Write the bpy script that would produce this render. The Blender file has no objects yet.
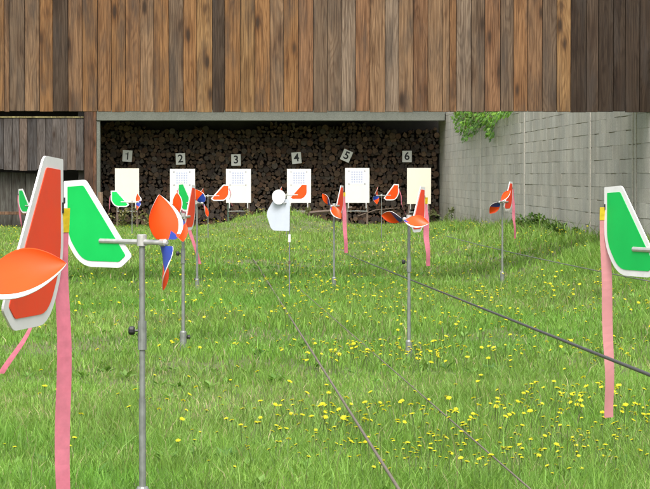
import bpy, math, random
import numpy as np
from mathutils import Vector, Matrix
random.seed(11); rng = np.random.default_rng(7)
R = math.radians
S = bpy.context.scene; COL = S.collection

# ------------------------------------------------------------------ camera
F = 2400.0; CAMZ = 1.1
YAW = math.atan(64/F); PITCH = math.atan(69.5/F)
ROT = Matrix.Rotation(-YAW, 3, 'Z') @ Matrix.Rotation(-PITCH, 3, 'X')
cd = bpy.data.cameras.new('camera'); cam = bpy.data.objects.new('camera', cd); COL.objects.link(cam)
cd.sensor_width = 36; cd.lens = 36*F/650; cd.clip_start = 0.1; cd.clip_end = 3000
cam.location = (0, 0, CAMZ)
cam.rotation_euler = (ROT @ Matrix.Rotation(R(90), 3, 'X')).to_euler()
S.camera = cam
def at(px, py, Y):
    d = ROT @ Vector(((px-325)/F, 1, -(py-244.5)/F))
    return Vector((0, 0, CAMZ)) + d*(Y/d.y)

# ------------------------------------------------------------------ helpers
class MB:
    def __init__(s): s.v=[]; s.f=[]; s.m=[]; s.c=[]
    def add(s, vs, fs, mi=0, col=None):
        o=len(s.v); s.v += [tuple(v) for v in vs]
        for f in fs: s.f.append(tuple(i+o for i in f)); s.m.append(mi); s.c.append(col)
    def box(s, a, b, mi=0, col=None):
        x0,y0,z0=a; x1,y1,z1=b
        s.add([(x0,y0,z0),(x1,y0,z0),(x1,y1,z0),(x0,y1,z0),(x0,y0,z1),(x1,y0,z1),(x1,y1,z1),(x0,y1,z1)],
              [(3,2,1,0),(4,5,6,7),(0,1,5,4),(1,2,6,5),(2,3,7,6),(3,0,4,7)], mi, col)
    def bbox(s, a, b, e, mi=0, col=None):            # box with chamfered edges
        x0,y0,z0=a; x1,y1,z1=b
        ring=lambda i,z:[(x0+e+i,y0+i,z),(x1-e-i,y0+i,z),(x1-i,y0+e+i,z),(x1-i,y1-e-i,z),(x1-e-i,y1-i,z),(x0+e+i,y1-i,z),(x0+i,y1-e-i,z),(x0+i,y0+e+i,z)]
        vs=ring(e*.7,z0)+ring(0,z0+e)+ring(0,z1-e)+ring(e*.7,z1)
        fs=[tuple(range(7,-1,-1)),tuple(range(24,32))]
        for k in range(3):
            for i in range(8): fs.append((k*8+i,k*8+(i+1)%8,k*8+8+(i+1)%8,k*8+8+i))
        s.add(vs,fs,mi,col)
    def tube(s, pts, rad, n=10, mi=0, caps=True, col=None):
        pts=[Vector(p) for p in pts]; rr = rad if isinstance(rad,(list,tuple)) else [rad]*len(pts)
        vs=[]; fs=[]
        for i,p in enumerate(pts):
            t=(pts[min(i+1,len(pts)-1)]-pts[max(i-1,0)]).normalized()
            up=Vector((0,0,1)) if abs(t.z)<.9 else Vector((1,0,0))
            a=t.cross(up).normalized(); b=t.cross(a)
            for k in range(n):
                q=2*math.pi*k/n; vs.append(p+(a*math.cos(q)+b*math.sin(q))*rr[i])
        for i in range(len(pts)-1):
            for k in range(n): fs.append((i*n+k,i*n+(k+1)%n,(i+1)*n+(k+1)%n,(i+1)*n+k))
        if caps: fs.append(tuple(range(n-1,-1,-1))); fs.append(tuple((len(pts)-1)*n+k for k in range(n)))
        s.add(vs,fs,mi,col)
    def prism(s, poly, f0, f1, mi=0, side=None):      # poly in 2D, f0/f1 map (u,v)->3D for both faces
        n=len(poly); vs=[f0(*p) for p in poly]+[f1(*p) for p in poly]
        s.add(vs,[tuple(range(n)),tuple(range(2*n-1,n-1,-1))],mi)
        o=len(s.v)-2*n
        for i in range(n):
            j=(i+1)%n; s.f.append((o+j,o+i,o+n+i,o+n+j)); s.m.append(mi if side is None else side); s.c.append(None)
    def build(s, name, mats, parent=None, smooth=False, loc=None):
        me=bpy.data.meshes.new(name); me.from_pydata(s.v,[],s.f)
        mats=mats if isinstance(mats,(list,tuple)) else [mats]
        for m in mats: me.materials.append(m)
        me.polygons.foreach_set('material_index',s.m)
        if any(c is not None for c in s.c):
            at_=me.color_attributes.new('pcol','FLOAT_COLOR','CORNER'); arr=[]
            for f,c in zip(s.f,s.c):
                c=c or (.5,.5,.5,0)
                for _ in f: arr += list(c)
            at_.data.foreach_set('color',arr)
        if smooth: me.polygons.foreach_set('use_smooth',[True]*len(s.f))
        me.validate(); me.update()
        o=bpy.data.objects.new(name,me); COL.objects.link(o)
        if parent: o.parent=parent
        if loc is not None: o.location=loc
        return o
def tag(o,label=None,cat=None,group=None,kind=None):
    if label: o['label']=label
    if cat: o['category']=cat
    if group: o['group']=group
    if kind: o['kind']=kind
    return o
def empty(name,loc,rz=0):
    o=bpy.data.objects.new(name,None); COL.objects.link(o); o.location=loc; o.rotation_euler=(0,0,rz); o.empty_display_size=.1
    return o

# ------------------------------------------------------------------ materials
class NT:
    def __init__(s,name):
        s.m=bpy.data.materials.new(name); s.m.use_nodes=True; s.t=s.m.node_tree; s.n=s.t.nodes
        s.b=s.n['Principled BSDF']
    def node(s,ty,**kw):
        x=s.n.new(ty)
        for k,v in kw.items(): setattr(x,k,v)
        return x
    def set(s,node,key,val):
        if hasattr(val,'is_linked') or isinstance(val,bpy.types.NodeSocket): s.t.links.new(val,node.inputs[key])
        else: node.inputs[key].default_value=val
    def coord(s): return s.node('ShaderNodeTexCoord').outputs['Object']
    def mapping(s,vec,scale=(1,1,1),loc=(0,0,0)):
        x=s.node('ShaderNodeMapping'); s.set(x,'Vector',vec); s.set(x,'Scale',scale); s.set(x,'Location',loc); return x.outputs[0]
    def noise(s,vec,scale,detail=4,rough=.55,dist=0):
        x=s.node('ShaderNodeTexNoise'); s.set(x,'Vector',vec); s.set(x,'Scale',scale); s.set(x,'Detail',detail); s.set(x,'Roughness',rough); s.set(x,'Distortion',dist); return x.outputs[0]
    def math(s,op,a,b=0,c=0):
        x=s.node('ShaderNodeMath',operation=op); s.set(x,0,a); s.set(x,1,b); s.set(x,2,c); return x.outputs[0]
    def ramp(s,fac,a,b,c0=0,c1=1):
        x=s.node('ShaderNodeMapRange'); s.set(x,0,fac); s.set(x,1,a); s.set(x,2,b); s.set(x,3,c0); s.set(x,4,c1); return x.outputs[0]
    def mix(s,fac,a,b,mode='MIX'):
        x=s.node('ShaderNodeMix',data_type='RGBA',blend_type=mode); s.set(x,0,fac); s.set(x,6,a); s.set(x,7,b); return x.outputs[2]
    def bump(s,h,strength=.3,dist=.01):
        x=s.node('ShaderNodeBump'); s.set(x,'Height',h); s.set(x,'Strength',strength); s.set(x,'Distance',dist); s.t.links.new(x.outputs[0],s.b.inputs['Normal'])
def c4(c): return (c[0],c[1],c[2],1)
def plain(name,col,rough=.5,var=.12,scale=12,metal=0,spec=.5,dirt=None,dirtamt=.0):
    k=NT(name); v=k.coord()
    n=k.noise(v,scale,5,.6); f=k.ramp(n,.3,.7,1-var,1+var)
    x=k.mix(1.0,c4(col),f,'MULTIPLY')
    if dirt:
        d=k.noise(v,scale*2.3,6,.65); x=k.mix(k.ramp(d,.55,.75,0,dirtamt),x,c4(dirt))
    k.set(k.b,'Base Color',x); k.set(k.b,'Roughness',k.ramp(n,.3,.7,rough-.08,rough+.08)); k.set(k.b,'Metallic',metal); k.set(k.b,'Specular IOR Level',spec)
    return k.m
M={}
M['red']=plain('flag_red_sheet',(.80,.055,.014),.45,.06,9,dirt=(.5,.05,.03),dirtamt=.25,spec=.25)
M['orange']=plain('flag_orange_sheet',(.74,.066,.007),.36,.06,9,dirt=(.6,.05,.01),dirtamt=.2,spec=.3)
M['green']=plain('flag_green_sheet',(.006,.46,.085),.42,.06,9,dirt=(.01,.30,.07),dirtamt=.3,spec=.25)
M['blue']=plain('propeller_blue_sheet',(.014,.045,.30),.4,.1,9)
M['white']=plain('flag_white_sheet',(.72,.72,.72),.42,.05,14,dirt=(.5,.5,.47),dirtamt=.35)
M['palewhite']=plain('pale_white_sheet',(.39,.43,.49),.45,.05,14)
M['steel']=plain('galvanised_tube',(.21,.225,.21),.5,.2,30,metal=.45,dirt=(.16,.16,.14),dirtamt=.5)
M['alu']=plain('bright_metal',(.50,.50,.48),.42,.15,30,metal=.5)
M['black']=plain('black_plastic',(.012,.012,.013),.5)
M['pink']=None
k=NT('pink_ribbon'); v=k.coord(); n=k.noise(v,60,3); n2=k.noise(v,4,3)
x=k.mix(k.ramp(n2,.35,.65),(.60,.165,.235,1),(.68,.225,.295,1)); x=k.mix(1,x,k.ramp(n,.3,.7,.9,1.08),'MULTIPLY')
tr=k.node('ShaderNodeBsdfTranslucent'); k.set(tr,'Color',x); k.set(k.b,'Base Color',x); k.set(k.b,'Roughness',.75)
ms=k.node('ShaderNodeMixShader'); k.set(ms,0,.3); k.t.links.new(k.b.outputs[0],ms.inputs[1]); k.t.links.new(tr.outputs[0],ms.inputs[2])
k.t.links.new(ms.outputs[0],k.n['Material Output'].inputs[0]); M['pink']=k.m
M['palepink']=plain('faded_pink_ribbon',(.43,.185,.19),.75,.08,20)
M['yellow']=plain('yellow_tape',(.52,.38,.012),.5,.15,60)
M['paper']=plain('white_paper_board',(.58,.575,.515),.6,.03,6,dirt=(.7,.69,.6),dirtamt=.3)
M['ivory']=plain('ivory_paper_board',(.58,.55,.45),.6,.03,6,dirt=(.5,.46,.36),dirtamt=.3)
M['sheet']=plain('target_paper',(.60,.61,.62),.6,.02,8)
M['ink']=plain('printed_blue_ink',(.15,.20,.38),.6,.1,8)
M['inkblack']=plain('printed_black_ink',(.015,.015,.017),.6,.1,8)
M['card']=plain('grey_number_card',(.86,.86,.83),.6,.06,8,dirt=(.5,.49,.45),dirtamt=.35)
M['greenpost']=plain('dark_green_paint',(.035,.06,.04),.5,.2,20)
M['rust']=plain('rusty_steel',(.10,.07,.05),.7,.3,25)
M['cable']=plain('dark_cable',(.055,.053,.052),.5,.15,40)
M['rope']=plain('weathered_rope',(.13,.11,.085),.8,.25,60)
M['wire']=plain('thin_steel_wire',(.16,.16,.15),.5,.2,40,metal=.4)
M['stake']=plain('grey_brown_timber',(.19,.13,.085),.8,.35,14)

def wood(name,bump=.5):
    k=NT(name); a=k.node('ShaderNodeAttribute',attribute_name='pcol'); col=a.outputs['Color']; seed=a.outputs['Alpha']
    v=k.coord(); cx=k.node('ShaderNodeCombineXYZ'); k.set(cx,0,k.math('MULTIPLY',seed,37.)); k.set(cx,1,k.math('MULTIPLY',seed,91.)); k.set(cx,2,k.math('MULTIPLY',seed,53.))
    va=k.node('ShaderNodeVectorMath',operation='ADD'); k.set(va,0,v); k.set(va,1,cx.outputs[0]); v=va.outputs[0]
    contour=k.noise(k.mapping(v,(5.5,5.5,.55)),1,2,.5)
    rings=k.math('SINE',k.math('MULTIPLY',contour,150.)); rings=k.ramp(rings,-.2,1.,0,1)
    streak=k.noise(k.mapping(v,(90,90,2.2)),1,5,.65)
    fine=k.noise(k.mapping(v,(260,260,9)),1,3,.6)
    blotch=k.noise(k.mapping(v,(7,7,1.4)),1,5,.62)
    vo=k.node('ShaderNodeTexVoronoi'); k.set(vo,'Vector',k.mapping(v,(6.5,6.5,2.1))); k.set(vo,'Scale',1.0); k.set(vo,'Randomness',1.0)
    knot=k.ramp(vo.outputs['Distance'],.08,.2,1,0)
    halo=k.ramp(vo.outputs['Distance'],.12,.45,.6,0)
    x=k.mix(k.math('MULTIPLY',rings,.36),col,k.mix(1,col,(.36,.27,.20,1),'MULTIPLY'))
    x=k.mix(k.ramp(streak,.45,.66,0,.8),x,k.mix(1,x,(.36,.31,.28,1),'MULTIPLY'))
    x=k.mix(k.ramp(streak,.52,.32,0,.45),x,k.mix(1,x,(1.55,1.5,1.42,1),'MULTIPLY'))
    x=k.mix(k.ramp(blotch,.47,.72,0,.8),x,(.040,.033,.028,1))
    x=k.mix(k.ramp(fine,.4,.7,0,.3),x,k.mix(1,x,(.5,.47,.45,1),'MULTIPLY'))
    x=k.mix(halo,x,k.mix(1,x,(.5,.40,.34,1),'MULTIPLY'))
    x=k.mix(k.math('MULTIPLY',knot,.9),x,(.028,.018,.012,1))
    k.set(k.b,'Base Color',x); k.set(k.b,'Roughness',.8); k.set(k.b,'Specular IOR Level',.15)
    h=k.math('ADD',k.math('MULTIPLY',streak,.7),k.math('MULTIPLY',rings,.3)); k.bump(h,bump,.004)
    return k.m
M['wood']=wood('weathered_boards')

def concrete(name,c0,c1,stain,scale=1.):
    k=NT(name); v=k.coord(); a=k.node('ShaderNodeAttribute',attribute_name='pcol')
    n=k.noise(v,3.5*scale,6,.65); g=k.noise(v,55*scale,4,.7); s=k.noise(k.mapping(v,(3,3,.45)),1.3*scale,6,.65)
    x=k.mix(k.ramp(n,.3,.7),c4(c0),c4(c1)); x=k.mix(k.ramp(g,.35,.7,0,.7),x,k.mix(1,x,(.52,.51,.48,1),'MULTIPLY'))
    x=k.mix(k.ramp(s,.5,.72,0,.55),x,c4(stain))
    if name.startswith('block'):
        sx=k.node('ShaderNodeSeparateXYZ'); k.set(sx,0,v); zz=sx.outputs[2]
        st=k.noise(k.mapping(v,(5,5,.22)),1.6,5,.7); x=k.mix(k.math('MULTIPLY',k.ramp(st,.52,.72,0,.55),k.ramp(zz,.6,2.3,.25,1)),x,(.17,.16,.135,1))
        ms_=k.noise(v,7,6,.7); x=k.mix(k.math('MULTIPLY',k.ramp(ms_,.42,.62,0,.75),k.ramp(zz,.25,.62,1,0)),x,(.15,.15,.085,1))
        pt=k.noise(v,1.1,3,.5); x=k.mix(1,x,k.ramp(pt,.3,.7,.86,1.1),'MULTIPLY')
    if name.startswith('block'): x=k.mix(.75,x,k.mix(1,x,a.outputs['Color'],'MULTIPLY'))
    k.set(k.b,'Base Color',x); k.set(k.b,'Roughness',.88); k.set(k.b,'Specular IOR Level',.25); k.bump(g,.5,.006)
    return k.m
M['block']=concrete('block_concrete',(.50,.475,.42),(.60,.575,.515),(.33,.31,.27))
M['mortar']=concrete('mortar',(.27,.25,.19),(.46,.43,.33),(.06,.055,.04))
M['joint']=concrete('joint_concrete',(.54,.51,.455),(.60,.57,.50),(.44,.41,.36))
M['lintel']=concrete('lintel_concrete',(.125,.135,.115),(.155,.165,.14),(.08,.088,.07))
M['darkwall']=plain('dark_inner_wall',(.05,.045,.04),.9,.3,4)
M['roofing']=plain('roof_sheet',(.09,.085,.08),.8,.3,3)
k=NT('log_end_grain'); v=k.coord(); oi=k.node('ShaderNodeObjectInfo').outputs['Random']; a=k.node('ShaderNodeAttribute',attribute_name='pcol')
n=k.noise(v,28,4); n2=k.noise(v,120,3)
x=k.mix(1,a.outputs['Color'],k.ramp(n,.3,.7,.55,1.25),'MULTIPLY'); x=k.mix(1,x,k.ramp(n2,.3,.7,.75,1.2),'MULTIPLY'); x=k.mix(1,x,k.ramp(oi,0,1,.55,.95),'MULTIPLY')
k.set(k.b,'Base Color',x); k.set(k.b,'Roughness',.85); k.bump(n,.5,.01); M['logend']=k.m
M['bark']=plain('log_bark',(.045,.033,.025),.95,.5,30)

def leafmat(name,tr=.35,rough=.5):
    k=NT(name); a=k.node('ShaderNodeAttribute',attribute_name='pcol'); v=k.coord()
    n=k.noise(v,1.1,4,.6)
    x=k.mix(1,a.outputs['Color'],k.ramp(n,.3,.7,.78,1.22),'MULTIPLY')
    k.set(k.b,'Base Color',x); k.set(k.b,'Roughness',rough); k.set(k.b,'Specular IOR Level',.3)
    t=k.node('ShaderNodeBsdfTranslucent'); k.set(t,'Color',k.mix(1,x,(1.15,1.2,.7,1),'MULTIPLY'))
    ms=k.node('ShaderNodeMixShader'); k.set(ms,0,tr); k.t.links.new(k.b.outputs[0],ms.inputs[1]); k.t.links.new(t.outputs[0],ms.inputs[2])
    k.t.links.new(ms.outputs[0],k.n['Material Output'].inputs[0]); return k.m
M['grass']=leafmat('grass_blades',.5,.55); M['leaf']=leafmat('plant_leaves',.35,.45)
k=NT('yellow_petals'); x=k.mix(k.ramp(k.noise(k.coord(),40,3),.3,.7),(.80,.72,.02,1),(.86,.80,.04,1)); k.set(k.b,'Base Color',x); k.set(k.b,'Roughness',.6)
t_=k.node('ShaderNodeBsdfTranslucent'); k.set(t_,'Color',x); ms=k.node('ShaderNodeMixShader'); k.set(ms,0,.5); k.t.links.new(k.b.outputs[0],ms.inputs[1]); k.t.links.new(t_.outputs[0],ms.inputs[2]); k.t.links.new(ms.outputs[0],k.n['Material Output'].inputs[0]); M['petal']=k.m; M['stem']=plain('green_stem',(.08,.13,.03),.6,.2,30)
k=NT('meadow_soil'); v=k.coord(); n=k.noise(v,.9,6,.62); n2=k.noise(v,9,6,.7); n3=k.noise(v,60,4,.7)
x=k.mix(k.ramp(n,.35,.65),(.09,.13,.035,1),(.13,.15,.055,1)); x=k.mix(k.ramp(n2,.5,.72,0,.6),x,(.085,.065,.035,1)); x=k.mix(1,x,k.ramp(n3,.3,.7,.6,1.3),'MULTIPLY')
k.set(k.b,'Base Color',x); k.set(k.b,'Roughness',.95); k.bump(n3,.8,.02); M['soil']=k.m

# ------------------------------------------------------------------ terrain
WX=3.87; YB=50.3
def sstep(t): t=np.clip(t,0,1); return t*t*(3-2*t)
def ground(x,y):
    x=np.asarray(x,float); y=np.asarray(y,float)
    B=np.interp(y,[0,10,24,35,50,60],[0.0,.12,.40,.27,.06,.0])
    g=B*sstep((x-1.9)/(WX-1.9))
    g=g+.33*np.exp(-((x-.35)/1.15)**2-((y-47.3)/1.8)**2)
    g=g+.02*np.sin(x*1.3+.4*y)*np.sin(y*.7+1)+.012*np.sin(x*3.1+2)*np.sin(y*2.3)
    return g
def gz(x,y): return float(ground(x,y))
xs=np.unique(np.concatenate([np.array([-900,-400,-150,-60,-30,-18]),np.arange(-10,10.01,.25),np.array([18,30,60,150,400,900])]))
ys=np.unique(np.concatenate([np.array([-300,-80,-20,-5]),np.arange(0,56.01,.3),np.array([65,90,150,300,700,1500])]))
X,Y=np.meshgrid(xs,ys); Z=ground(X,Y); fade=np.clip((np.abs(X)-10)/8,0,1); Z=Z*(1-fade)
nx=len(xs); ny=len(ys)
vs=np.stack([X.ravel(),Y.ravel(),Z.ravel()],1).tolist()
fs=[(j*nx+i,j*nx+i+1,(j+1)*nx+i+1,(j+1)*nx+i) for j in range(ny-1) for i in range(nx-1)]
b=MB(); b.add(vs,fs); o=b.build('ground',M['soil'],smooth=True); tag(o,'green meadow floor of the shooting range','ground',kind='structure')

# ------------------------------------------------------------------ grass
def np_mesh(name,verts,tri,cols,mat):
    me=bpy.data.meshes.new(name); nv=len(verts); nt=len(tri)
    me.vertices.add(nv); me.vertices.foreach_set('co',verts.astype(np.float32).ravel())
    me.loops.add(nt*3); me.loops.foreach_set('vertex_index',tri.astype(np.int32).ravel())
    me.polygons.add(nt); me.polygons.foreach_set('loop_start',np.arange(0,nt*3,3,dtype=np.int32))
    a=me.color_attributes.new('pcol','FLOAT_COLOR','POINT'); a.data.foreach_set('color',cols.astype(np.float32).ravel())
    me.materials.append(mat); me.update(calc_edges=True); me.validate()
    o=bpy.data.objects.new(name,me); COL.objects.link(o); return o
def vnoise(x,y,s,seed):
    r=np.random.default_rng(seed); G=r.random((256,256)); fx=x*s+100; fy=y*s+100
    ix=np.floor(fx).astype(int); iy=np.floor(fy).astype(int); tx=sstep(fx-ix); ty=sstep(fy-iy)
    g=lambda a,c:G[a%256,c%256]
    return (g(ix,iy)*(1-tx)+g(ix+1,iy)*tx)*(1-ty)+(g(ix,iy+1)*(1-tx)+g(ix+1,iy+1)*tx)*ty
def frustum_pts(n,y0,y1,margin=.75):
    y=np.sqrt(rng.uniform(y0*y0,y1*y1,n)); px=rng.uniform(0,1,n)
    x0=(-261/F)*y*1.06-margin; x1=(389/F)*y*1.06+margin
    x=x0+(x1-x0)*px; k=x<WX-.02
    return x[k],y[k]
BL=[]
def blades(n,y0,y1,h0,h1,w,tall=False):
    x,y=frustum_pts(n,y0,y1)
    if not tall:                                   # gather a share into tufts
        m=len(x)//2; src=rng.integers(0,max(1,m//9),m)
        x[:m]=x[src]+rng.normal(0,.035,m); y[:m]=y[src]+rng.normal(0,.035,m)
    worn=sstep((vnoise(x,y,.8,9)*.6+vnoise(x,y,3.1,10)*.4-.56)*7)
    k=(y<50.6)&(x<WX-.02)&(rng.random(len(x))>worn*.45); x=x[k]; y=y[k]; worn=worn[k]; n=len(x)
    p=vnoise(x,y,.9,1)*.6+vnoise(x,y,2.7,2)*.4; q=vnoise(x,y,.45,3)*.55+vnoise(x,y,1.9,4)*.45
    h=(h0+(h1-h0)*rng.random(n)**1.5)*(.55+.95*p)
    if tall: pass
    else: h*=np.where(rng.random(n)<.08,1.5,1.0)
    # long unmown grass along the wall foot and on the mound by the boards
    edge=sstep((x-2.6)/1.0)*(y<47)+.35*np.exp(-((x-.8)/1.3)**2-((y-47.5)/1.5)**2)
    h*=(1-.4*worn)*(1+.9*np.clip(edge,0,1))*.80*(1-.25*sstep((y-40)/6)*(edge<.3))
    az=rng.uniform(0,2*np.pi,n); lean=rng.uniform(.12,.85,n)*h; ww=w*(.6+.8*rng.random(n))
    dx=np.cos(az); dy=np.sin(az); z=ground(x,y)-.005
    fa=rng.uniform(0,2*np.pi,n); wx=np.cos(fa)*ww/2; wy=np.sin(fa)*ww/2
    V=np.zeros((n,5,3))
    V[:,0]=np.stack([x-wx,y-wy,z],1); V[:,1]=np.stack([x+wx,y+wy,z],1)
    mx=x+dx*lean*.3; my=y+dy*lean*.3; mz=z+h*.58
    V[:,2]=np.stack([mx+wx*.75,my+wy*.75,mz],1); V[:,3]=np.stack([mx-wx*.75,my-wy*.75,mz],1)
    V[:,4]=np.stack([x+dx*lean,y+dy*lean,z+h*np.where(rng.random(n)<.25,.8,1.)],1)
    base=np.array([.200,.350,.068]); lush=np.array([.160,.330,.058]); dry=np.array([.25,.37,.10]); straw=np.array([.50,.44,.26])
    left=sstep((.35-x/np.maximum(y,1)*9)/2.)*.5     # drier, thinner sward towards the left of the lane
    t=np.clip((q-.42)*2.2+left*.55,0,1)[:,None]; l=np.clip((.47-q)*3,0,1)[:,None]
    C=base*(1-l)+lush*l; C=C*(1-.55*t)+dry*.55*t
    far=sstep((y-26)/18)[:,None]; C=C*(1-.3*far)+np.array([.27,.37,.095])*.3*far
    dead=(rng.random(n)<(.02+.06*t[:,0]+.08*worn))[:,None]; C=np.where(dead,straw*(.6+.5*rng.random((n,1))),C)
    C=C*(.62+.76*rng.random((n,1)))*np.array([1,1,1])+rng.normal(0,.006,(n,3)); C=np.clip(C,.008,1)
    if tall: C=np.where(rng.random((n,1))<.6,np.array([.25,.24,.11])*(.7+.5*rng.random((n,1))),C)
    CC=np.ones((n,5,4)); CC[:,:,:3]=C[:,None,:]
    BL.append((V.reshape(-1,3),CC.reshape(-1,4),n))
blades(210000,6.6,13,.04,.115,.0040)
blades(170000,13,24,.045,.12,.0066)
blades(170000,24,51,.05,.13,.013)
blades(1500,8,24,.16,.27,.003,True)
blades(1500,24,48,.15,.24,.006,True)
V=np.concatenate([a for a,_,_ in BL]); C=np.concatenate([c for _,c,_ in BL]); n=len(V)//5
i5=np.arange(n)[:,None]*5
T=np.concatenate([i5+np.array([[0,1,2]]),i5+np.array([[0,2,3]]),i5+np.array([[3,2,4]])],1).reshape(-1,3)
o=np_mesh('grass',V,T,C,M['grass']); tag(o,'rough green grass of the range meadow with dry straw blades','grass',kind='stuff')

# low broad leaves between the blades
b=MB(); wx_,wy_=frustum_pts(1500,7.5,30); dn=vnoise(wx_,wy_,1.1,31); 
for x,y,d in zip(wx_,wy_,dn):
    if d<.42: continue
    g=gz(x,y)+.01; c=random.choice([(.10,.22,.05),(.13,.26,.05),(.17,.30,.07)]); L=random.uniform(.04,.085)
    for q in range(random.randint(4,8)):
        a=random.uniform(0,6.28); e=Vector((math.cos(a),math.sin(a),random.uniform(.25,1.1))).normalized(); w=Vector((-math.sin(a),math.cos(a),0))*L*random.uniform(.14,.24); o0=Vector((x,y,g)); f=random.uniform(.75,1.2); col=(c[0]*f,c[1]*f,c[2]*f,1)
        b.add([o0,o0+e*L*.5+w,o0+e*L-Vector((0,0,L*.12)),o0+e*L*.5-w],[(0,1,2),(0,2,3)],0,col)
o=b.build('meadow_weeds',M['leaf']); tag(o,'low broad leaved weeds growing between the grass blades','ground cover',kind='stuff')

# ------------------------------------------------------------------ flowers
def flower_geo(b,org,h,r,tilt,az):
    org=Vector(org); lean=Vector((math.cos(az),math.sin(az),0))*tilt*h
    top=org+Vector((0,0,h))+lean
    b.tube([org,org+lean*.3+Vector((0,0,h*.5)),top],[.0016,.0014,.0012],4,1,False)
    nrm=(Vector((0,0,1))+Vector((math.cos(az),math.sin(az),0))*tilt*1.6).normalized()
    e1=nrm.orthogonal().normalized(); e2=nrm.cross(e1); N=11
    for lay,(rr,up) in enumerate(((1.,.10),(.68,.32))):
        for i in range(N):
            q=2*math.pi*(i+.5*lay)/N; d=e1*math.cos(q)+e2*math.sin(q); s=e1*-math.sin(q)+e2*math.cos(q)
            rad=r*rr*random.uniform(.85,1.1)
            b.add([top,top+d*rad*.6+s*rad*.17+nrm*rad*up,top+d*rad+nrm*rad*up*random.uniform(.5,1.6),top+d*rad*.6-s*rad*.17+nrm*rad*up],[(0,1,2,3)],0)
    b.tube([top-nrm*.006,top+nrm*.001],[.0025,.005],6,1,False)
protos=[]
def proto_flower(i):
    b=MB(); flower_geo(b,(0,0,0),random.uniform(.075,.145),random.uniform(.008,.0130),random.uniform(.05,.4),random.uniform(0,6.28))
    return b.build('wildflower',[M['petal'],M['stem']])
fx,fy=[],[]
def scatter(n,y0,y1,dens):
    m=0
    while m<n:
        x,y=frustum_pts(400,y0,y1,.2)
        px=261+x/y*F; d=dens(px,y)*np.clip((vnoise(x,y,1.3,21)*.5+vnoise(x,y,.6,22)*.5-.36)*4.5,0.03,1)
        k=(rng.random(len(x))<d)&(y<49); fx.extend(x[k]); fy.extend(y[k]); m+=int(k.sum())
scatter(760,8.4,14,lambda px,y:np.interp(px,[0,150,260,330,500,650],[.06,.08,.35,.9,1,.8]))
scatter(800,14,24,lambda px,y:np.interp(px,[0,150,260,330,500,650],[.22,.25,.5,.85,.9,.9]))
scatter(1150,24,48,lambda px,y:np.interp(px,[0,150,260,330,500,650],[.5,.6,1,.9,.7,.6]))
order=sorted(range(len(fx)),key=lambda i:fy[i])
for j,i in enumerate(order[:300]):
    if j<10: o=proto_flower(j); protos.append(o)
    else: o=protos[j%10].copy(); COL.objects.link(o)
    o.location=(fx[i],fy[i],gz(fx[i],fy[i])-.01); o.rotation_euler=(0,0,random.uniform(0,6.28)); s=random.uniform(.75,1.12); o.scale=(s,s,s)
    tag(o,'single yellow wildflower standing in the foreground grass','flower','yellow wildflowers in the grass')
b=MB()
for i in order[300:]:
    flower_geo(b,(fx[i],fy[i],gz(fx[i],fy[i])),random.uniform(.08,.16),random.uniform(.009,.016),random.uniform(.1,.5),random.uniform(0,6.28))
o=b.build('wildflowers',[M['petal'],M['stem']]); tag(o,'distant yellow wildflowers speckling the meadow','flowers',kind='stuff')

# ------------------------------------------------------------------ overhead plank baffle (nearer than the shed)
YF=23.8
def PX(px,Y): return at(px,175,Y).x
def PZ(py,Y): return CAMZ+(175-py)*Y/F
O=(.29,.150,.064); OB=(.25,.130,.062); BR=(.205,.120,.070); TB=(.265,.170,.105); LG=(.255,.205,.165); GR=(.145,.110,.085); DK=(.060,.045,.036); DD=(.026,.021,.018); RB=(.225,.120,.068); GO=(.31,.185,.085)
planks=[(5,10,BR),(10,25.4,GR),(25.4,40,TB),(40,53.5,O),(53.5,68.7,DK),(68.7,83,BR),(83,98,O),(98,111.7,OB),(111.7,126,O),(126,140.5,OB),(140.5,154,TB),(154,169.3,O),(169.3,183.5,GR),(183.5,197,O),(197,212.6,GO),(212.6,224.7,DK),
(224.7,240.3,O),(240.3,255,GO),(255,270,O),(270,283.7,TB),(283.7,298.6,O),(298.6,313.2,RB),(313.2,327.4,GR),(327.4,341,GR),(341,355.5,LG),(355.5,369.7,RB),(369.7,385,TB),(385,398.5,LG),(398.5,413,TB),(413,427.6,RB),(427.6,442,TB),(442,449,TB),
(449,456,OB),(456,470.7,LG),(470.7,484.2,GR),(484.2,500,RB),(500,513,GR),(513,527,OB),(527,541.7,BR),(541.7,556,GR),(556,570,GO),(570,585.6,DD),(585.6,597.5,DK),(597.5,612.6,DD),(612.6,624.5,DD),(624.5,638.8,DD),(638.8,652.4,DD)]
x=5-14.6
while x>-190: planks.insert(0,(x,x+14.6,random.choice([O,OB,BR,GR,TB]))); x-=14.6
t=empty('overhead_baffle',(0,YF,0)); tag(t,'long overhead baffle of upright brown boards spanning the range above the flags','baffle')
b=MB(); zb=PZ(112,YF); zt=3.55
for i,(a,c,col) in enumerate(planks):
    x0=PX(a,YF); x1=PX(c,YF); x1=min(x1,WX-.004); j=random.uniform(0,.010); g=.0022
    seed=random.random()*7; f=random.uniform(.90,1.10); dk=.12 if sum(col)<.2 else .28; col=[u*(1-dk)+q*dk for u,q in zip(col,(.22,.128,.066))]
    b.bbox((x0+g,-.028-j,zb+random.uniform(-.006,.006)),(x1-g,.0-.001*(i%2),zt),.0035,0,(col[0]*f*.73,col[1]*f*.73,col[2]*f*.69,seed))
x=WX-.004
for i in range(6):
    f=random.uniform(.8,1.2); b.bbox((x+.002,-.030,2.43),(x+.148,-.001,zt),.0035,0,(.022*f,.018*f,.015*f,random.random()*7)); x+=.15
b.build('boarding',M['wood'],t)
b=MB(); xl=PX(-185,YF)
for z in (zb+.22,2.75,3.4): b.box((xl,.02,z),(WX-.006,.12,z+.14),0,(.14,.10,.07,random.random()))
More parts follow.
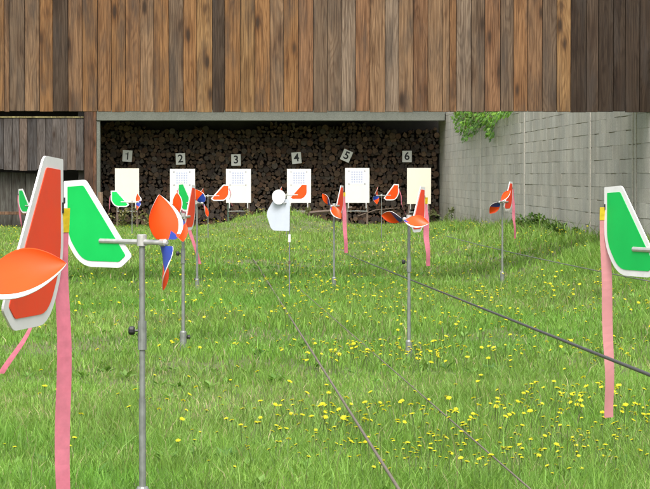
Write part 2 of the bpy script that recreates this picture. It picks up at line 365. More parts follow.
b.build('rail',M['wood'],t)
b=MB(); b.box((xl,.004,zb+.02),(WX-.006,.017,zt-.02)); b.build('gap_light_block',M['darkwall'],t)  # unseen dark sheet added behind the boards to block sky light through gaps
for xp in (xl+.08,):
    b=MB(); b.box((xp-.09,.123,gz(xp,YF)-.3),(xp+.09,.30,3.6),0,(.15,.11,.075,.3)); b.build('post',M['wood'],t)

# ------------------------------------------------------------------ concrete block wall
t=empty('block_wall',(WX,36,0)); tag(t,'grey concrete block wall along the right side of the range','wall')
b=MB(); y=22.; H=2.32; rows=17; ch=.152; Y0,Y1=18.0,54.2
for r in range(rows):
    z0=-.25+r*ch; y=Y0-(r%2)*.2
    while y<Y1:
        ln=.40*random.choice([1,1,1,.98,1.02]); a=max(y,Y0); c=min(y+ln,Y1)
        if c-a>.05:
            v=random.uniform(.90,1.08); w=random.uniform(-.02,.02); smooth = a>46
            gh=.002 if smooth else random.choice([.0005,.001,.002,.004]) if a>37 else random.choice([.0005,.001,.002,.003,.006,.010]); gv=.001 if smooth else random.choice([.0005,.001,.003]); dp=random.uniform(0,.002 if smooth else .004)
            b.bbox((-dp,a-36+gv,z0+gh*random.random()*.5),(.20,c-36-gv,z0+ch-gh),.0012,0,(v+w,v,v-w,1))
        y+=ln
b.build('blockwork',M['block'],t)
b=MB(); b.box((.0055,Y0-36+.01,-.3),(.19,Y1-36-.01,H)); b.build('mortar_joints',M['mortar'],t)
for px,w in ((481,.10),(525,.09),(591,.075),(634,.045),(637.5,.03)):
    yy=WX*F/(px-261); b=MB(); b.bbox((-.012,yy-36-w,-.25),(.0,yy-36+w,2.335),.004); b.build('joint_strip',M['joint'],t)
b=MB(); b.bbox((.0,24.0-36,2.336),(.23,Y1-36,2.40),.006); b.build('coping',M['joint'],t)

# ------------------------------------------------------------------ firewood shed at the far end
t=empty('firewood_shed',(0,YB,0)); tag(t,'open fronted wooden shed with concrete lintel over the firewood stack','shed')
XL=PX(97,YB); XP=PX(85,YB); XR=WX-.02; zl=PZ(121,YB); ZR=2.66
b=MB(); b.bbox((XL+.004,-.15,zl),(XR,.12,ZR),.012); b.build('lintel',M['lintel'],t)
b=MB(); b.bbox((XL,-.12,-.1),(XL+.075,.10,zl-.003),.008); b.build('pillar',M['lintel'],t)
b=MB(); b.bbox((XP,-.16,-.1),(XL-.07,.06,ZR),.006,0,(.085,.052,.036,.3)); b.bbox((XL-.068,-.14,-.1),(XL-.004,.06,ZR),.006,0,(.15,.075,.04,2.3)); b.build('post',M['wood'],t)
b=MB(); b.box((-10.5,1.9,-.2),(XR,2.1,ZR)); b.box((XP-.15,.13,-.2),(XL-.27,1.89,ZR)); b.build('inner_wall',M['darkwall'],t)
b=MB(); b.box((-10.7,-.30,ZR+.004),(XR,2.4,ZR+.14)); b.build('roof',M['roofing'],t)
# board cladding left of the opening
b=MB(); z0=PZ(170,YB); z1=PZ(118.5,YB); x=XP-.02
while x>-10.4:
    w=random.uniform(.13,.2); col=random.choice([(.16,.13,.115),(.20,.16,.14),(.13,.105,.095),(.21,.145,.11),(.23,.19,.165),(.10,.085,.08)]); f=random.uniform(.85,1.15)
    b.bbox((x-w+.003,-.06-random.uniform(0,.01),z0+random.uniform(-.02,.02)),(x-.003,-.03,z1),.004,0,(col[0]*f*.56,col[1]*f*.62,col[2]*f*.66,random.random()*9)); x-=w
b.build('cladding',M['wood'],t)
b=MB(); b.bbox((-10.4,-.085,z1+.003),(XP-.02,-.02,z1+.035),.004,0,(.30,.27,.12,.7)); b.build('batten',M['wood'],t)
b=MB(); b.box((-10.4,.25,-.1),(PX(-40,YB),.30,z0+.3)); 
x=PX(48,YB)
while x>-10.3:
    w=random.uniform(.2,.32); b.bbox((x-w+.004,.20,.02),(x-.004,.245,PZ(173,YB)+random.uniform(-.04,.02)),.004,0,(.085,.085,.075,random.random()*5)); x-=w
b.build('lower_boards',M['wood'],t)
b=MB(); b.bbox((-10.3,-.04,PZ(214.5,YB)),(PX(58,YB),.03,PZ(211.5,YB)),.005,0,(.17,.10,.06,.2)); b.build('low_rail',M['wood'],t)
# short stump post by the opening
p=at(100.5,210,YB-.35); b=MB(); b.tube([(0,0,-.2),(0,0,.02),(0,0,PZ(192,YB-.35)-gz(p.x,p.y))],[.055,.055,.052],9); o=b.build('timber_stake',M['stake'],loc=(p.x,YB-.35,gz(p.x,YB-.35)))
tag(o,'short tan timber stake standing at the left edge of the firewood opening','stake')

# ------------------------------------------------------------------ firewood stack
YL=51.9
def log_geo(b,cx,cz,r,kind,y0,ln,col):
    n=13; a0=random.uniform(0,6.28); pts=[]
    if kind=='round':
        for i in range(n):
            q=a0+2*math.pi*i/n; rr=r*random.uniform(.9,1.06); pts.append((rr*math.cos(q),rr*math.sin(q)))
    elif kind=='half':
        for i in range(9):
            q=a0+math.pi*i/8; rr=r*random.uniform(1.05,1.2); pts.append((rr*math.cos(q)-.4*r*math.cos(a0+1.57),rr*math.sin(q)-.4*r*math.sin(a0+1.57)))
    else:
        pts=[(-.5*r*math.cos(a0+.8),-.5*r*math.sin(a0+.8))]
        for i in range(6):
            q=a0+1.6*i/5; rr=r*random.uniform(1.3,1.5); pts.append((rr*math.cos(q)-.5*r*math.cos(a0+.8),rr*math.sin(q)-.5*r*math.sin(a0+.8)))
    n=len(pts); e=.94
    vs=[(cx+x*e,y0,cz+z*e) for x,z in pts]+[(cx+x,y0+.012,cz+z) for x,z in pts]+[(cx+x*.97,y0+ln,cz+z*.97) for x,z in pts]
    b.add(vs,[tuple(range(n-1,-1,-1))],0,col); o=len(b.v)-3*n
    for i in range(n):
        j=(i+1)%n
        for k in (0,n): b.f.append((o+k+i,o+k+j,o+n+k+j,o+n+k+i)); b.m.append(1); b.c.append((.05,.035,.025,1))
kinds=['round']*6+['half']*2+['wedge']*3
cols=[(.13,.085,.055),(.17,.105,.066),(.10,.065,.042),(.20,.125,.075),(.15,.08,.045),(.085,.062,.048),(.12,.095,.075)]
spots=[]; z=.06; row=0
while z<2.2:
    x=XL-.2+random.uniform(0,.06)
    while x<WX-.10:
        r=random.choice([.040,.046,.052,.058,.068]); x+=r
        top=2.13+.07*math.sin(x*1.3)+.06*math.sin(x*3.7)
        if z<top: spots.append((x,z+random.uniform(-.016,.016),r*random.uniform(.95,1.12)))
        x+=r*.86
    z+=.082; row+=1
spots.sort(key=lambda s:-s[2])
lp=[]; 
for i in range(14):
    b=MB(); log_geo(b,0,0,.075,random.choice(kinds),0,.5,c4(cols[i%len(cols)])); lp.append(b)
pro=[]
for i,(x,z,r) in enumerate(spots[:300]):
    if i<14: o=lp[i].build('firewood_log',[M['logend'],M['bark']]); pro.append(o)
    else: o=random.choice(pro).copy(); COL.objects.link(o)
    s=r/.075; o.location=(x,YL+random.uniform(-.07,.04),z); o.scale=(s,1,s); o.rotation_euler=(0,random.uniform(0,6.28),0)
    tag(o,'large cut log with its end showing in the firewood stack','log','firewood logs stacked in the shed')
b=MB()
for x,z,r in spots[300:]:
    f=random.uniform(.5,.95); c=random.choice(cols); log_geo(b,x,z,r,random.choice(kinds),YL+random.uniform(-.05,.06),.5,(c[0]*f,c[1]*f,c[2]*f,1))
o=b.build('firewood_stack',[M['logend'],M['bark']]); tag(o,'thinner logs filling the firewood stack','firewood',kind='stuff')
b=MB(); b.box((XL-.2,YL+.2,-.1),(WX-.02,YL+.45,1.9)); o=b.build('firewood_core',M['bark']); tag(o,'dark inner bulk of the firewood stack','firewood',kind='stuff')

# loose branches and a rail lying in front of the stack
def branch(name,pts,r,label,cat='branch',mat='stake',group=None):
    p0=Vector(pts[0]); b=MB(); b.tube([Vector(p)-p0 for p in pts],r,7); o=b.build(name,M['rust'],loc=p0); tag(o,label,cat,group); return o
branch('timber_rail',[at(296,214,50.2),at(330,211,50.3),at(352,207.5,50.4)],[.035,.033,.03],'brown timber pole lying slanted against the firewood below the fifth board','pole')
branch('dead_branch',[at(405,214,50.4),at(418,217,50.3),at(441,214,50.5)],[.012,.010,.006],'thin dead branch below the sixth board near the wall corner')
branch('dead_branch',[at(358,216,50.4),at(376,210,50.5),at(398,208,50.6)],[.010,.012,.007],'thin dead branch rising between the fifth and sixth boards')
branch('dead_branch',[at(255,205,50.4),at(268,214,50.4),at(284,220,50.3)],[.010,.010,.007],'thin dead branch sloping down between the third and fourth boards')

# ------------------------------------------------------------------ number cards and target boards
def text_mesh(ch,size):
    cu=bpy.data.curves.new('numeral','FONT'); cu.body=ch; cu.size=size; cu.align_x='CENTER'; cu.align_y='CENTER'; cu.extrude=.0012; cu.offset=size*.018
    ob=bpy.data.objects.new('numeral_tmp',cu); COL.objects.link(ob); dg=bpy.context.evaluated_depsgraph_get(); dg.update()
    me=bpy.data.meshes.new_from_object(ob.evaluated_get(dg)); bpy.data.objects.remove(ob); return me
signs=[('1',127.3,156,-4),('2',180.5,159,2),('3',236,160,1),('4',296.5,158,5),('5',346.5,155.8,-24),('6',407,156.5,0)]
YS=YL-.16
for ch,px,py,rot in signs:
    p=at(px,py,YS); t=empty('number_card',p,0); t.rotation_euler=(0,R(-rot),0)
    tag(t,'grey card bearing the black numeral %s fixed to the firewood stack'%ch,'number sign','lane number cards')
    b=MB(); b.bbox((-.103,-.004,-.123),(.103,.004,.123),.002); b.build('card',M['card'],t)
    if ch=='1':
        q=MB(); q.add([(-.005,-.08,0),(.022,-.08,0),(.022,.08,0),(.004,.08,0),(-.005,.052,0),(-.042,.052,0),(-.042,.034,0),(-.005,.034,0)],[(0,1,2,3,4,7),(7,4,5,6)]); me=bpy.data.meshes.new('numeral'); me.from_pydata(q.v,[],q.f)
    else: me=text_mesh(ch,.235)
    me.materials.clear(); me.materials.append(M['inkblack']); me.name='numeral'
    o=bpy.data.objects.new('numeral',me); COL.objects.link(o); o.parent=t; o.rotation_euler=(R(90),0,0); o.location=(0,-.0065,0)
    b=MB(); b.tube([(0,.004,.10),(0,.12,.10)],.004,6); b.build('nail',M['rust'],t)
YT=49.3
boards=[(115,139,168.5,203,'ivory',0,'blank cream'),(170,195,169,204,'paper',1,'white'),(226,251,169,203,'paper',1,'white'),(287,311,169,203,'paper',1,'white'),(345,369.5,168,203,'paper',1,'white'),(407,431,168,204,'ivory',0,'blank cream')]
ords=['first','second','third','fourth','fifth','sixth']
for i,(x0,x1,y0,y1,mat,sheet,look) in enumerate(boards):
    cx=PX((x0+x1)/2,YT); w=(x1-x0)*YT/F; zt=PZ(y0,YT); z0=PZ(y1,YT); g=gz(cx,YT)
    t=empty('target_board',(cx,YT,g)); tag(t,'%s target board on thin legs standing under number card %d'%(look,i+1),'target board','row of target boards')
    b=MB(); b.bbox((-w/2,-.012,z0-g),(w/2,.012,zt-g),.003); b.build('panel',M[mat],t)
    for s in (-1,1):
        b=MB(); b.bbox((s*(w/2-.045)-.02,.014,-.25),(s*(w/2-.045)+.02,.05,zt-g-.05),.004); b.build('leg',M['greenpost'] if i==2 and s<0 else M['rust'],t)
        b=MB(); b.bbox((s*(w/2-.07)-.012,-.035,z0-g-.11),(s*(w/2-.07)+.012,.012,z0-g-.003),.003); b.build('bracket',M['alu'],t)
    b=MB(); b.tube([(-w/2+.04,-.022,z0-g-.17),(0,-.022,z0-g-.165),(w/2-.04,-.022,z0-g-.17)],.008,7); b.tube([(-w/2+.06,-.022,z0-g-.17),(-w/2+.06,-.02,z0-g-.1)],.007,6); b.tube([(w/2-.06,-.022,z0-g-.17),(w/2-.06,-.02,z0-g-.1)],.007,6); b.build('crossbar',M['steel'],t)
    if sheet:
        sx0=PX(x0+3.3,YT); sx1=PX(x0+20.5,YT); sz1=PZ(y0+2.3,YT); sz0=PZ(y0+16.6,YT)
        t2=empty('target_sheet',((sx0+sx1)/2,YT-.0136,(sz0+sz1)/2)); hw=(sx1-sx0)/2; hh=(sz1-sz0)/2
        tag(t2,'printed sheet with a grid of bulls pinned to the %s target board from left'%ords[i],'target sheet','target sheets')
        b=MB(); b.box((-hw,-.001,-hh),(hw,.001,hh)); b.build('paper',M['sheet'],t2)
        b=MB()
        for a in range(5):
            for c in range(5):
                u=-hw*.56+hw*1.12*a/4; v=-hh*.62+hh*1.36*c/4
                for (ra,rb) in ((.019,.0145),(.008,.0)):
                    N=14; vs=[(u+ra*math.cos(2*math.pi*q/N),-.0022,v+ra*math.sin(2*math.pi*q/N)) for q in range(N)]
                    if rb: vs+= [(u+rb*math.cos(2*math.pi*q/N),-.0022,v+rb*math.sin(2*math.pi*q/N)) for q in range(N)]; b.add(vs,[(q,(q+1)%N,N+(q+1)%N,N+q) for q in range(N)])
                    else: b.add(vs,[tuple(range(N))])
        b.build('printed_bulls',M['ink'],t2)
        for sx in (-1,1):
            for sz in (-1,1):
                b=MB(); b.tube([(sx*hw*.92,-.001,sz*hh*.9),(sx*hw*.92,-.006,sz*hh*.9)],.011,8); b.build('pin',M['inkblack'],t2)

# ------------------------------------------------------------------ wind flags
TH=.28; TW=1.15
def round_poly(pts,rad,n=5):
    out=[]; m=len(pts)
    for i in range(m):
        p=Vector(pts[i]).to_2d(); a=Vector(pts[i-1]).to_2d(); c=Vector(pts[(i+1)%m]).to_2d(); r=rad[i]
        if r<=0: out.append(tuple(p)); continue
        p0=p+(a-p).normalized()*r; p1=p+(c-p).normalized()*r
        for k in range(n+1):
            u=k/n; q=p0*(1-u)**2+p*2*u*(1-u)+p1*u*u; out.append(tuple(q))
    return out
def inset(poly,d):
    m=len(poly); out=[]
    A=sum(poly[i][0]*poly[(i+1)%m][1]-poly[(i+1)%m][0]*poly[i][1] for i in range(m)); sg=1 if A>0 else -1
    for i in range(m):
        a=Vector(poly[i-1]); p=Vector(poly[i]); c=Vector(poly[(i+1)%m]); e0=(p-a).normalized(); e1=(c-p).normalized()
        n0=Vector((-e0.y,e0.x))*sg; n1=Vector((-e1.y,e1.x))*sg; nn=(n0+n1).normalized(); k=d/max(.5,nn.dot(n0)); out.append(tuple(p+nn*k))
    return out
RB=.150
def blade_mesh(sign,ang,hubx,hubz,flip=1):
    b=MB(); NR,NS=64,34; er=Vector((0,-math.cos(ang),math.sin(ang)))*sign; ax=Vector((-1,0,0)); et=ax.cross(er)
    def P(i,j,off):
        r=.010+(RB-.010)*i/NR; u=i/NR; s=-1+2*j/NS
        w=(.034*(1-u)+.033*max(0,math.sin(math.pi*(u**.9)))**.8)
        th=R(80-61*u**.75)*flip
        q=er*r+et*(math.cos(th)*s*w)+ax*(math.sin(th)*s*w+ .35*(s*s)*w -.012*u)
        nrm=(ax*math.cos(th)-et*math.sin(th)).normalized()
        return q+nrm*off+Vector((hubx,0,hubz))
    g=lambda i,j:i*(NS+1)+j; N=(NR+1)*(NS+1)
    vs=[P(i,j,.0011) for i in range(NR+1) for j in range(NS+1)]+[P(i,j,-.0011) for i in range(NR+1) for j in range(NS+1)]
    ff=[];fm=[]
    for i in range(NR):
        for j in range(NS):
            u=(i+.5)/NR; s=-1+2*(j+.5)/NS
            if sign<0: blue=u<.38-.20*s
            else: blue=s<-.45 and u<.34+.3*s
            edge=(s<-.80 and u>.12) if sign>0 else (s<-.92 and u>.3) 
            m=2 if edge else (1 if blue else 0)
            ff.append((g(i,j),g(i+1,j),g(i+1,j+1),g(i,j+1))); fm.append(m)
            ff.append((N+g(i,j),N+g(i,j+1),N+g(i+1,j+1),N+g(i+1,j))); fm.append(m if m==2 else (0 if not blue else 1))
        for j,(a,c) in ((0,(i,i+1)),(NS,(i+1,i))):
            ff.append((g(a,j),N+g(a,j),N+g(c,j),g(c,j)) ); fm.append(2)
    b.v=[tuple(v) for v in vs]; b.f=ff; b.m=fm; b.c=[None]*len(ff); return b
def ribbon(t,top,length,width,drift,facing,curl=0,mat='pink',tab=True,wire=.055):
    """hangs from point top; drift = sideways offset at the end (local x,y); facing = local angle of its width"""
    rb=MB(); wdir=Vector((math.cos(facing),math.sin(facing),0)); N=26
    start=Vector(top)+Vector((0,0,-wire)); pts=[]
    def pos(u): return start+Vector((drift[0]*max(0,u)**1.15+curl*.02*math.sin(u*7),drift[1]*max(0,u)**1.15,-length*u*(1-.12*min(1,abs(drift[0])+abs(drift[1])))))
    u0=.035/length if tab else 0
    def strip(b,ua,ub,n,off,w0,w1):
        vs=[];
        for i in range(n+1):
            u=ua+(ub-ua)*i/n; tw=curl*u*1.5+.12*math.sin(u*9); d=Matrix.Rotation(tw,3,'Z')@wdir; nn=Vector((-d.y,d.x,0)); w=width*(w0+(w1-w0)*i/n)/2
            p=pos(u)+nn*.004*math.sin(u*14)
            vs+= [p-d*w+nn*off,p+d*w+nn*off,p+d*w-nn*off,p-d*w-nn*off]
        fs=[]
        for i in range(n):
            for k in range(4): fs.append((i*4+k,i*4+(k+1)%4,i*4+4+(k+1)%4,i*4+4+k))
        fs.append((3,2,1,0)); fs.append(tuple(n*4+k for k in range(4))); b.add(vs,fs)
    strip(rb,u0,1,N,.0004,1,.92); o=rb.build('ribbon',M[mat],t)
    if tab:
        b=MB(); strip(b,-.006/length,u0,3,.0014,1.02,1.02); b.build('ribbon_tab',M['yellow'],o)
    b=MB(); p0=Vector(top); p1=pos(0); b.tube([p0,p0*.5+p1*.5+Vector((.004,0,.004)),p1+Vector((0,0,-.012))],.0016,5); b.tube([p1+Vector((0,0,.016)),p1+Vector((0,0,-.002))],.0042,7); b.build('swivel_wire',M['black'],o)
    return o
def wind_flag(px,py,Y,yaw,colour,ang,label,rib=None,knobs=(),socket=True,rad=.011,panel=None,flip=-1,sc=1.0,thin=None):
    hub=at(px,py,Y); g=gz(hub.x,Y); h=(hub.z-g)/sc
    t=empty('wind_flag',(hub.x,Y,g),R(yaw)); tag(t,label,'wind flag','wind flags on poles across the range'); t.scale=(sc,sc,sc)
    b=MB(); zs=h*.45
    b.tube([(0,0,-.12),(0,0,zs)],rad,12); b.tube([(0,0,zs),(0,0,h)],rad*.86,12); po=b.build('pole',M['steel'],t,smooth=False)
    if socket:
        b=MB(); b.tube([(0,0,-.05),(0,0,.12),(0,0,.128)],[rad*1.9,rad*1.9,rad*1.5],12); b.build('ground_socket',M['steel'],po)
    for kz,side in knobs:
        z=kz; b=MB(); b.tube([(0,0,z-.06),(0,0,z+.03)],rad*1.28,12); b.build('coupling',M['steel'],po)
        b=MB(); d=Vector((math.cos(side),math.sin(side),0)); b.tube([d*rad,d*(rad+.014)],.004,6); b.tube([d*(rad+.012),d*(rad+.016),d*(rad+.028),d*(rad+.032)],[.010,.014,.014,.009],9)
        b.v=[(x,y,zz+z) for x,y,zz in b.v]; b.build('knob',M['black'],po)
    b=MB(); b.tube([(0,0,h-.012),(0,0,h+.012),(0,0,h+.022),(0,0,h+.024)],[.016,.016,.016,.010],12); b.build('clamp',M['alu'],t)
    xl=.16*TH; br=.0085
    b=MB(); b.tube([(-.092,0,h),(xl+.53*TH,0,h)],br,10); b.tube([(xl+.44*TH,-br*1.08,h),(xl+.44*TH,-br*.9,h)],.0035,6,1); b.build('boom',[M['alu'],M['black']],t)
    pts=[(.0,.13),(.19,.0),(.86,.0),(1.15,.33),(1.15,.98),(.78,1.0)]
    poly=round_poly(pts,(.05,.06,.2,.2,.015,.05)); zt=h-.3*TH
    wid=lambda y:(lambda u,v:(xl+u*TH,y,zt+v*TH))
    b=MB(); b.prism(poly,wid(-.0018),wid(.0018)); ta=b.build('tail',M['white'],t)
    inn=round_poly(inset(pts,.068),(.02,.03,.15,.15,.008,.03))
    for s in (-1,1):
        b=MB(); b.prism(inn,wid(s*.0032),wid(s*.0019)); b.build('colour_panel',M[panel or colour],ta)
    hx=-.098
    b=MB(); b.tube([(hx-.016,0,h),(hx-.010,0,h),(hx+.012,0,h)],[.006,.012,.012],12); pr=b.build('propeller',M['alu'],t)
    for s in (1,-1): blade_mesh(s,ang,hx,h,flip).build('blade',[M['orange'],M['blue'],M['white']],pr,smooth=True)
    if rib:
        top=(xl+(TW-.015)*TH,0,zt+(.93)*TH); ribbon(t,top,**rib)
    return t
def loc(yaw,wx,wy):      # world direction to flag-local
    v=Matrix.Rotation(-R(yaw),2)@Vector((wx,wy)); return (v.x,v.y)
def rib(yaw,length,wx=0,wy=0,face=0,curl=0,width=.035,**k): return dict(length=length,width=width,drift=loc(yaw,wx,wy),facing=R(face-yaw),curl=curl,**k)

# nearest, at the left edge
wind_flag(-8,281,3.72,77.5,'red',R(12),'biggest red tailed wind flag cut by the left edge of the frame',rib(77.5,.72,.004,0,35,.12,.030,wire=.075),knobs=((.45,3.),))
# near left, green
wind_flag(142,242,7.55,136,'green',R(93),'green tailed wind flag on the near left pole with red and blue propeller upright',rib(136,.58,-.20,.05,20,1.6,.026,tab=False),knobs=((.62,R(180-136)),))
# near right, green, pole beyond the frame
wind_flag(668,251,7.2,113,'green',R(88),'green tailed wind flag at the right edge with a long pale pink ribbon',rib(112,.66,.016,0,10,.12,.036,mat='palepink'),knobs=((.5,1.),))
# middle distance pair
wind_flag(183,217,14.65,80,'red',R(97),'red tailed wind flag on the pole just right of the near green flag',None,knobs=((.60,R(180-80)),(.09,0.2-R(80))))
wind_flag(409,219,14.45,71,'red',R(-9),'red tailed wind flag with its propeller lying flat and a hot pink ribbon',rib(71,.42,.025,0,25,.2,.042),knobs=((.60,R(180-71)),))
# third line
wind_flag(197,203,22.9,121,'green',R(-62),'green tailed wind flag behind the upright red one, pink ribbon blown sideways',rib(121,.74,.21,0,0,.3,.036,tab=False),knobs=((.12,0.),))
wind_flag(334,206,22.8,74,'red',R(-52),'red tailed wind flag with slanted propeller in front of the fifth target board',rib(74,.58,.03,0,15,.1,.042),knobs=())
wind_flag(502.5,202,22.8,69,'red',R(47),'red tailed wind flag standing alone before the block wall',rib(69,.48,.03,0,30,.2,.034,tab=False))
# farthest line
wind_flag(132,202,41,172,'green',R(80),'small green tailed wind flag below the blank first target board',rib(172,.34,-.06,0,40,.6,.028,tab=False),socket=False,rad=.008)
wind_flag(208,196,41,8,'orange',R(70),'small orange tailed wind flag far off between the second and third boards',rib(8,.30,.05,0,40,.9,.028,tab=False),socket=False,rad=.008)
wind_flag(286.5,195,41,8,'orange',R(75),'small orange tailed wind flag far off in front of the fourth board',None,socket=False,rad=.008)
wind_flag(381.5,195.5,41,33,'orange',R(85),'small orange tailed wind flag far off between the fifth and sixth boards',rib(33,.46,.12,0,30,.8,.028,tab=False),socket=False,rad=.008)
wind_flag(33,206,27.5,122,'green',R(30),'green tailed wind flag half hidden behind the big red tail at the left edge',rib(122,.45,.03,0,30,.6,.03,tab=False),socket=False,rad=.010)

# white flag with round paddle
Yw=20.5; hub=at(289,214,Yw); g=gz(hub.x,Yw); t=empty('white_wind_vane',(hub.x,Yw,g)); tag(t,'all white wind vane with round paddle and plain plate near the middle of the range','wind vane')
sp=Yw/F
def wl(px,py): p=at(px,py,Yw); return (p.x-hub.x,p.z-g)
b=MB(); h=hub.z-g; b.tube([(0.004,.012,-.1),(0.004,.012,h+.02)],.006,9); po=b.build('pole',M['steel'],t)
b=MB(); zz=wl(289,238)[1]; b.tube([(.004,.012,zz-.035),(.004,.012,zz+.03)],.011,10); b.build('white_sleeve',M['white'],po)
b=MB(); zz=wl(289,262)[1]; b.tube([(.004,.012,zz-.015),(.004,.012,zz+.01)],.010,8); b.build('coupling',M['rust'],po)
poly=round_poly([wl(274,199),wl(266,213),wl(271.5,230.5),wl(289.5,231),wl(290,199)],(.04,.04,.04,.01,.03))
b=MB(); b.prism(poly,lambda u,v:(u,-.002+.25*(v-h)*.2,v),lambda u,v:(u,.002+.25*(v-h)*.2,v)); b.build('plate',M['palewhite'],t)
cx,cz=wl(278.7,197); b=MB(); NN=24; rx=6.7*sp; rz=7.4*sp
ov=[]; 
for k in range(NN):
    q=2*math.pi*k/NN; ov.append((rx*math.cos(q)*(1+.06*math.sin(q)),rz*math.sin(q)))
b.prism([(cx+u,cz+v) for u,v in ov],lambda u,v:(u,-.035+.3*(u-cx),v),lambda u,v:(u,-.031+.3*(u-cx),v)); b.build('paddle',M['white'],t)
b=MB(); c=wl(284,203); b.tube([(c[0],-.03,c[1]),(c[0]+.02,.01,c[1])],.006,8); b.build('axle',M['alu'],t)

# ------------------------------------------------------------------ cables across the meadow
def cable(name,p0,p1,r,label,mat,sag=.0,cat='cable'):
    N=30; pts=[]
    for i in range(N+1):
        u=i/N; p=p0.lerp(p1,u)+Vector((0,0,-sag*4*u*(1-u))); pts.append(p-p0)
    b=MB(); b.tube(pts,r,8); o=b.build(name,M[mat],loc=p0,smooth=True); tag(o,label,cat); return o
def ext(a,c,k): return c+(c-a)*k
a=at(346,253.5,33); a.z=gz(a.x,33)+.03; c=at(645,373,6); e_=ext(a,c,.10); cable('cable',a,e_,.0052,'thick dark cable running from the meadow to the right edge of the frame','cable')
b=MB(); b.tube([(0,0,-.2),(0,0,e_.z+.06)],.012,8); b.tube([(0,0,e_.z+.03),(0,0,e_.z+.07)],.018,8); o=b.build('cable_stake',M['rust'],loc=(e_.x,e_.y-.012,gz(e_.x,e_.y))); tag(o,'rusty iron stake holding the near end of the thick dark cable','stake')
a=at(250,252,33); a.z=gz(a.x,33)+.02; c=at(395,483,7.6); cable('cable',a,ext(a,c,.03),.0055,'brown weathered cable slanting to the bottom middle of the frame','rope')
a=at(300,290,21); a.z=gz(a.x,21)+.10; c=at(520,480,7.9); cable('cable',a,ext(a,c,.03),.0030,'thin brown cable slanting low through the yellow flowers','rope')
a=at(446,236,33); c=at(606,271.5,19); cable('wire',a,ext(a,c,.15),.0042,'thin wire stretched low along the foot of the block wall','wire',.02,'wire')

# ------------------------------------------------------------------ plants
def leaf(b,p,s,dirn,up,col):
    d=dirn.normalized(); n=up.normalized(); w=d.cross(n).normalized()
    b.add([p,p+d*s*.45+w*s*.38,p+d*s,p+d*s*.45-w*s*.38-n*s*.08],[(0,1,2),(0,2,3)],0,col)
def rvec(): return Vector((random.gauss(0,1),random.gauss(0,1),random.gauss(0,1))).normalized()
o=Vector((WX,43,2.4)); t=empty('climbing_plant',o); tag(t,'bright green leafy climber spilling over the top of the block wall','climber')
b=MB(); s=MB()
blobs=[(468,112,13,8,330),(478,117,12,8,260),(489,116,12,8,260),(500,112,10,5,150),(463,124,8,8,150),(471,128,8,8,130),(476,120,7,9,130),(490,126,5,9,110),(491,134,4,5,60),(466,136,4,4,36),(457,116,4,6,50),(508,110,6,4,50)]
for bx,by,rx,ry,n in blobs:
    tips=[]
    for _ in range(n):
        q=random.uniform(0,6.28); rr=math.sqrt(random.random()); px=bx+rx*rr*math.cos(q); py=by+ry*rr*math.sin(q)
        dpt=random.uniform(.02,.30)*(1-.5*rr); Xw=WX-dpt; Yp=Xw*F/(px-261); p=Vector((Xw,Yp,PZ(py,Yp)))-o
        c=random.choice([(.10,.23,.025),(.13,.27,.03),(.07,.17,.025),(.16,.30,.04)]); f=random.uniform(.7,1.15)
        leaf(b,p,random.uniform(.055,.10),Vector((-.4,random.gauss(0,.8),-.6+random.gauss(0,.5))),Vector((-1,random.gauss(0,.5),.8+random.gauss(0,.4))),(c[0]*f,c[1]*f,c[2]*f,1)); tips.append(p)
    Yp=WX*F/(bx-261)
    for q in tips[::14]: s.tube([Vector((.05,Yp-43,.05)),Vector((-.10,(Yp-43+q.y)/2,.03+random.uniform(0,.06))),q],[.006,.004,.002],5)
b.build('leaves',M['leaf'],t); s.build('stems',M['stake'],t)
def weed(px,py,Y,w,h,n,label,name='weed_clump',cols=((.08,.15,.03),(.12,.20,.04),(.06,.12,.03)),ls=(.035,.07)):
    p=at(px,py,Y); x=min(p.x,WX-w*.35-.05); g=gz(x,Y); t=empty(name,(x,Y,g)); tag(t,label,'weeds','weeds along the foot of the wall')
    b=MB(); s=MB()
    for k in range(max(5,n//26)):
        a=random.uniform(0,6.28); l=random.uniform(.1,.5)*w; tip=Vector((math.cos(a)*l,math.sin(a)*l,h*random.uniform(.5,1.05))); mid=Vector((tip.x*.35,tip.y*.35,tip.z*.6))
        s.tube([(0+random.uniform(-.1,.1)*w,random.uniform(-.1,.1)*w,-.02),mid,tip],[.004,.003,.0015],4)
        for _ in range(26):
            u=random.uniform(.25,1); q=mid.lerp(tip,u) if u>.5 else Vector((0,0,0)).lerp(mid,u*2); q=q+rvec()*.06*w
            c=random.choice(cols); f=random.uniform(.7,1.3); d=Vector((q.x,q.y,.15))+rvec()*.5
            if WX-.03-x<q.x: continue
            leaf(b,q,random.uniform(*ls),d,Vector((0,0,1))+rvec()*.6,(c[0]*f,c[1]*f,c[2]*f,1))
    b.build('leaves',M['leaf'],t); s.build('stems',M['stem'],t)
weed(530,238,33.5,.45,.20,170,'tall leafy weed clump at the wall foot beyond the lone red flag')
weed(545,240,32.3,.5,.22,200,'broad dark weed clump against the middle of the block wall')
weed(562,240,31.2,.5,.25,220,'densest dark weed clump against the right half of the block wall')
weed(578,242,30,.45,.18,150,'low weed clump by the wall just left of the pale pink ribbon')
weed(516,236,35.5,.35,.18,110,'small weed tuft at the wall behind the lone red flag')
weed(592,243,28.7,.35,.16,90,'low weed clump at the wall foot right behind the pale pink ribbon')
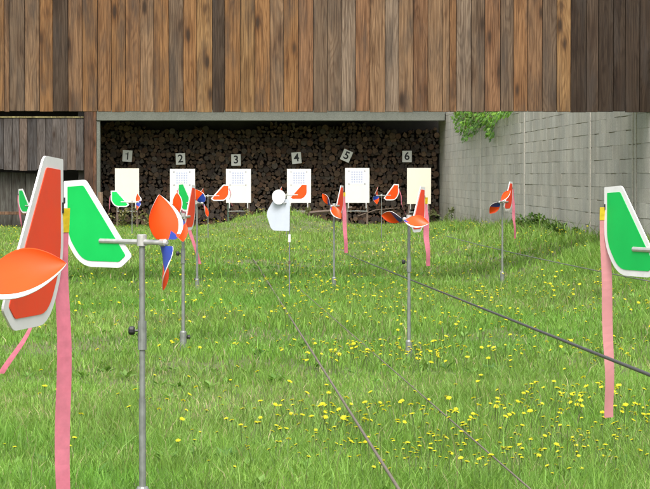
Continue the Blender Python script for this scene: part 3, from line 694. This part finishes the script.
weed(450,224,47.8,.45,.35,130,'weed tuft growing in the corner where wall and shed meet',cols=((.11,.15,.05),(.15,.17,.07)))
weed(430,222,49.6,.5,.34,120,'pale weed clump under the sixth target board',cols=((.13,.15,.06),(.17,.17,.08)))
weed(300,219,48.9,.6,.30,150,'pale weed clump on the mound under the fourth target board',cols=((.13,.15,.06),(.19,.18,.09)))
weed(258,218,48.9,.6,.32,150,'pale weed clump on the mound right of the third target board',cols=((.13,.15,.06),(.19,.18,.09)))
weed(122,224,49.0,.7,.42,200,'yellowish weed clump under the blank first target board',cols=((.14,.15,.05),(.20,.18,.08)))
weed(150,224,49.0,.7,.40,180,'yellowish weed clump between the first and second target boards',cols=((.14,.15,.05),(.20,.18,.08)))

# ------------------------------------------------------------------ light
SUN_EL,SUN_AZ=56,182          # azimuth clockwise from +Y (behind the camera)
w=bpy.data.worlds.new('World'); S.world=w; w.use_nodes=True; nt=w.node_tree; bg=nt.nodes['Background']
sk=nt.nodes.new('ShaderNodeTexSky'); sk.sky_type='NISHITA'; sk.sun_disc=False; sk.sun_elevation=R(SUN_EL); sk.sun_rotation=R(SUN_AZ); sk.air_density=.7; sk.dust_density=6.0; sk.ozone_density=.5
hs=nt.nodes.new('ShaderNodeHueSaturation'); hs.inputs['Saturation'].default_value=.4; nt.links.new(sk.outputs[0],hs.inputs['Color']); nt.links.new(hs.outputs[0],bg.inputs[0]); bg.inputs[1].default_value=.15
sd=bpy.data.lights.new('sun','SUN'); sd.energy=1.3; sd.angle=R(30); sd.color=(1,.96,.90); so=bpy.data.objects.new('sun',sd); COL.objects.link(so)
d=Vector((math.sin(R(SUN_AZ))*math.cos(R(SUN_EL)),math.cos(R(SUN_AZ))*math.cos(R(SUN_EL)),math.sin(R(SUN_EL))))
so.rotation_euler=d.to_track_quat('Z','Y').to_euler(); so.location=d*60
vs=S.view_settings; vs.view_transform='Standard'; vs.look='None'; vs.gamma=1; vs.use_curve_mapping=False; vs.exposure=1.05
S.cycles.use_denoising=True; S.cycles.max_bounces=8; S.cycles.transparent_max_bounces=8
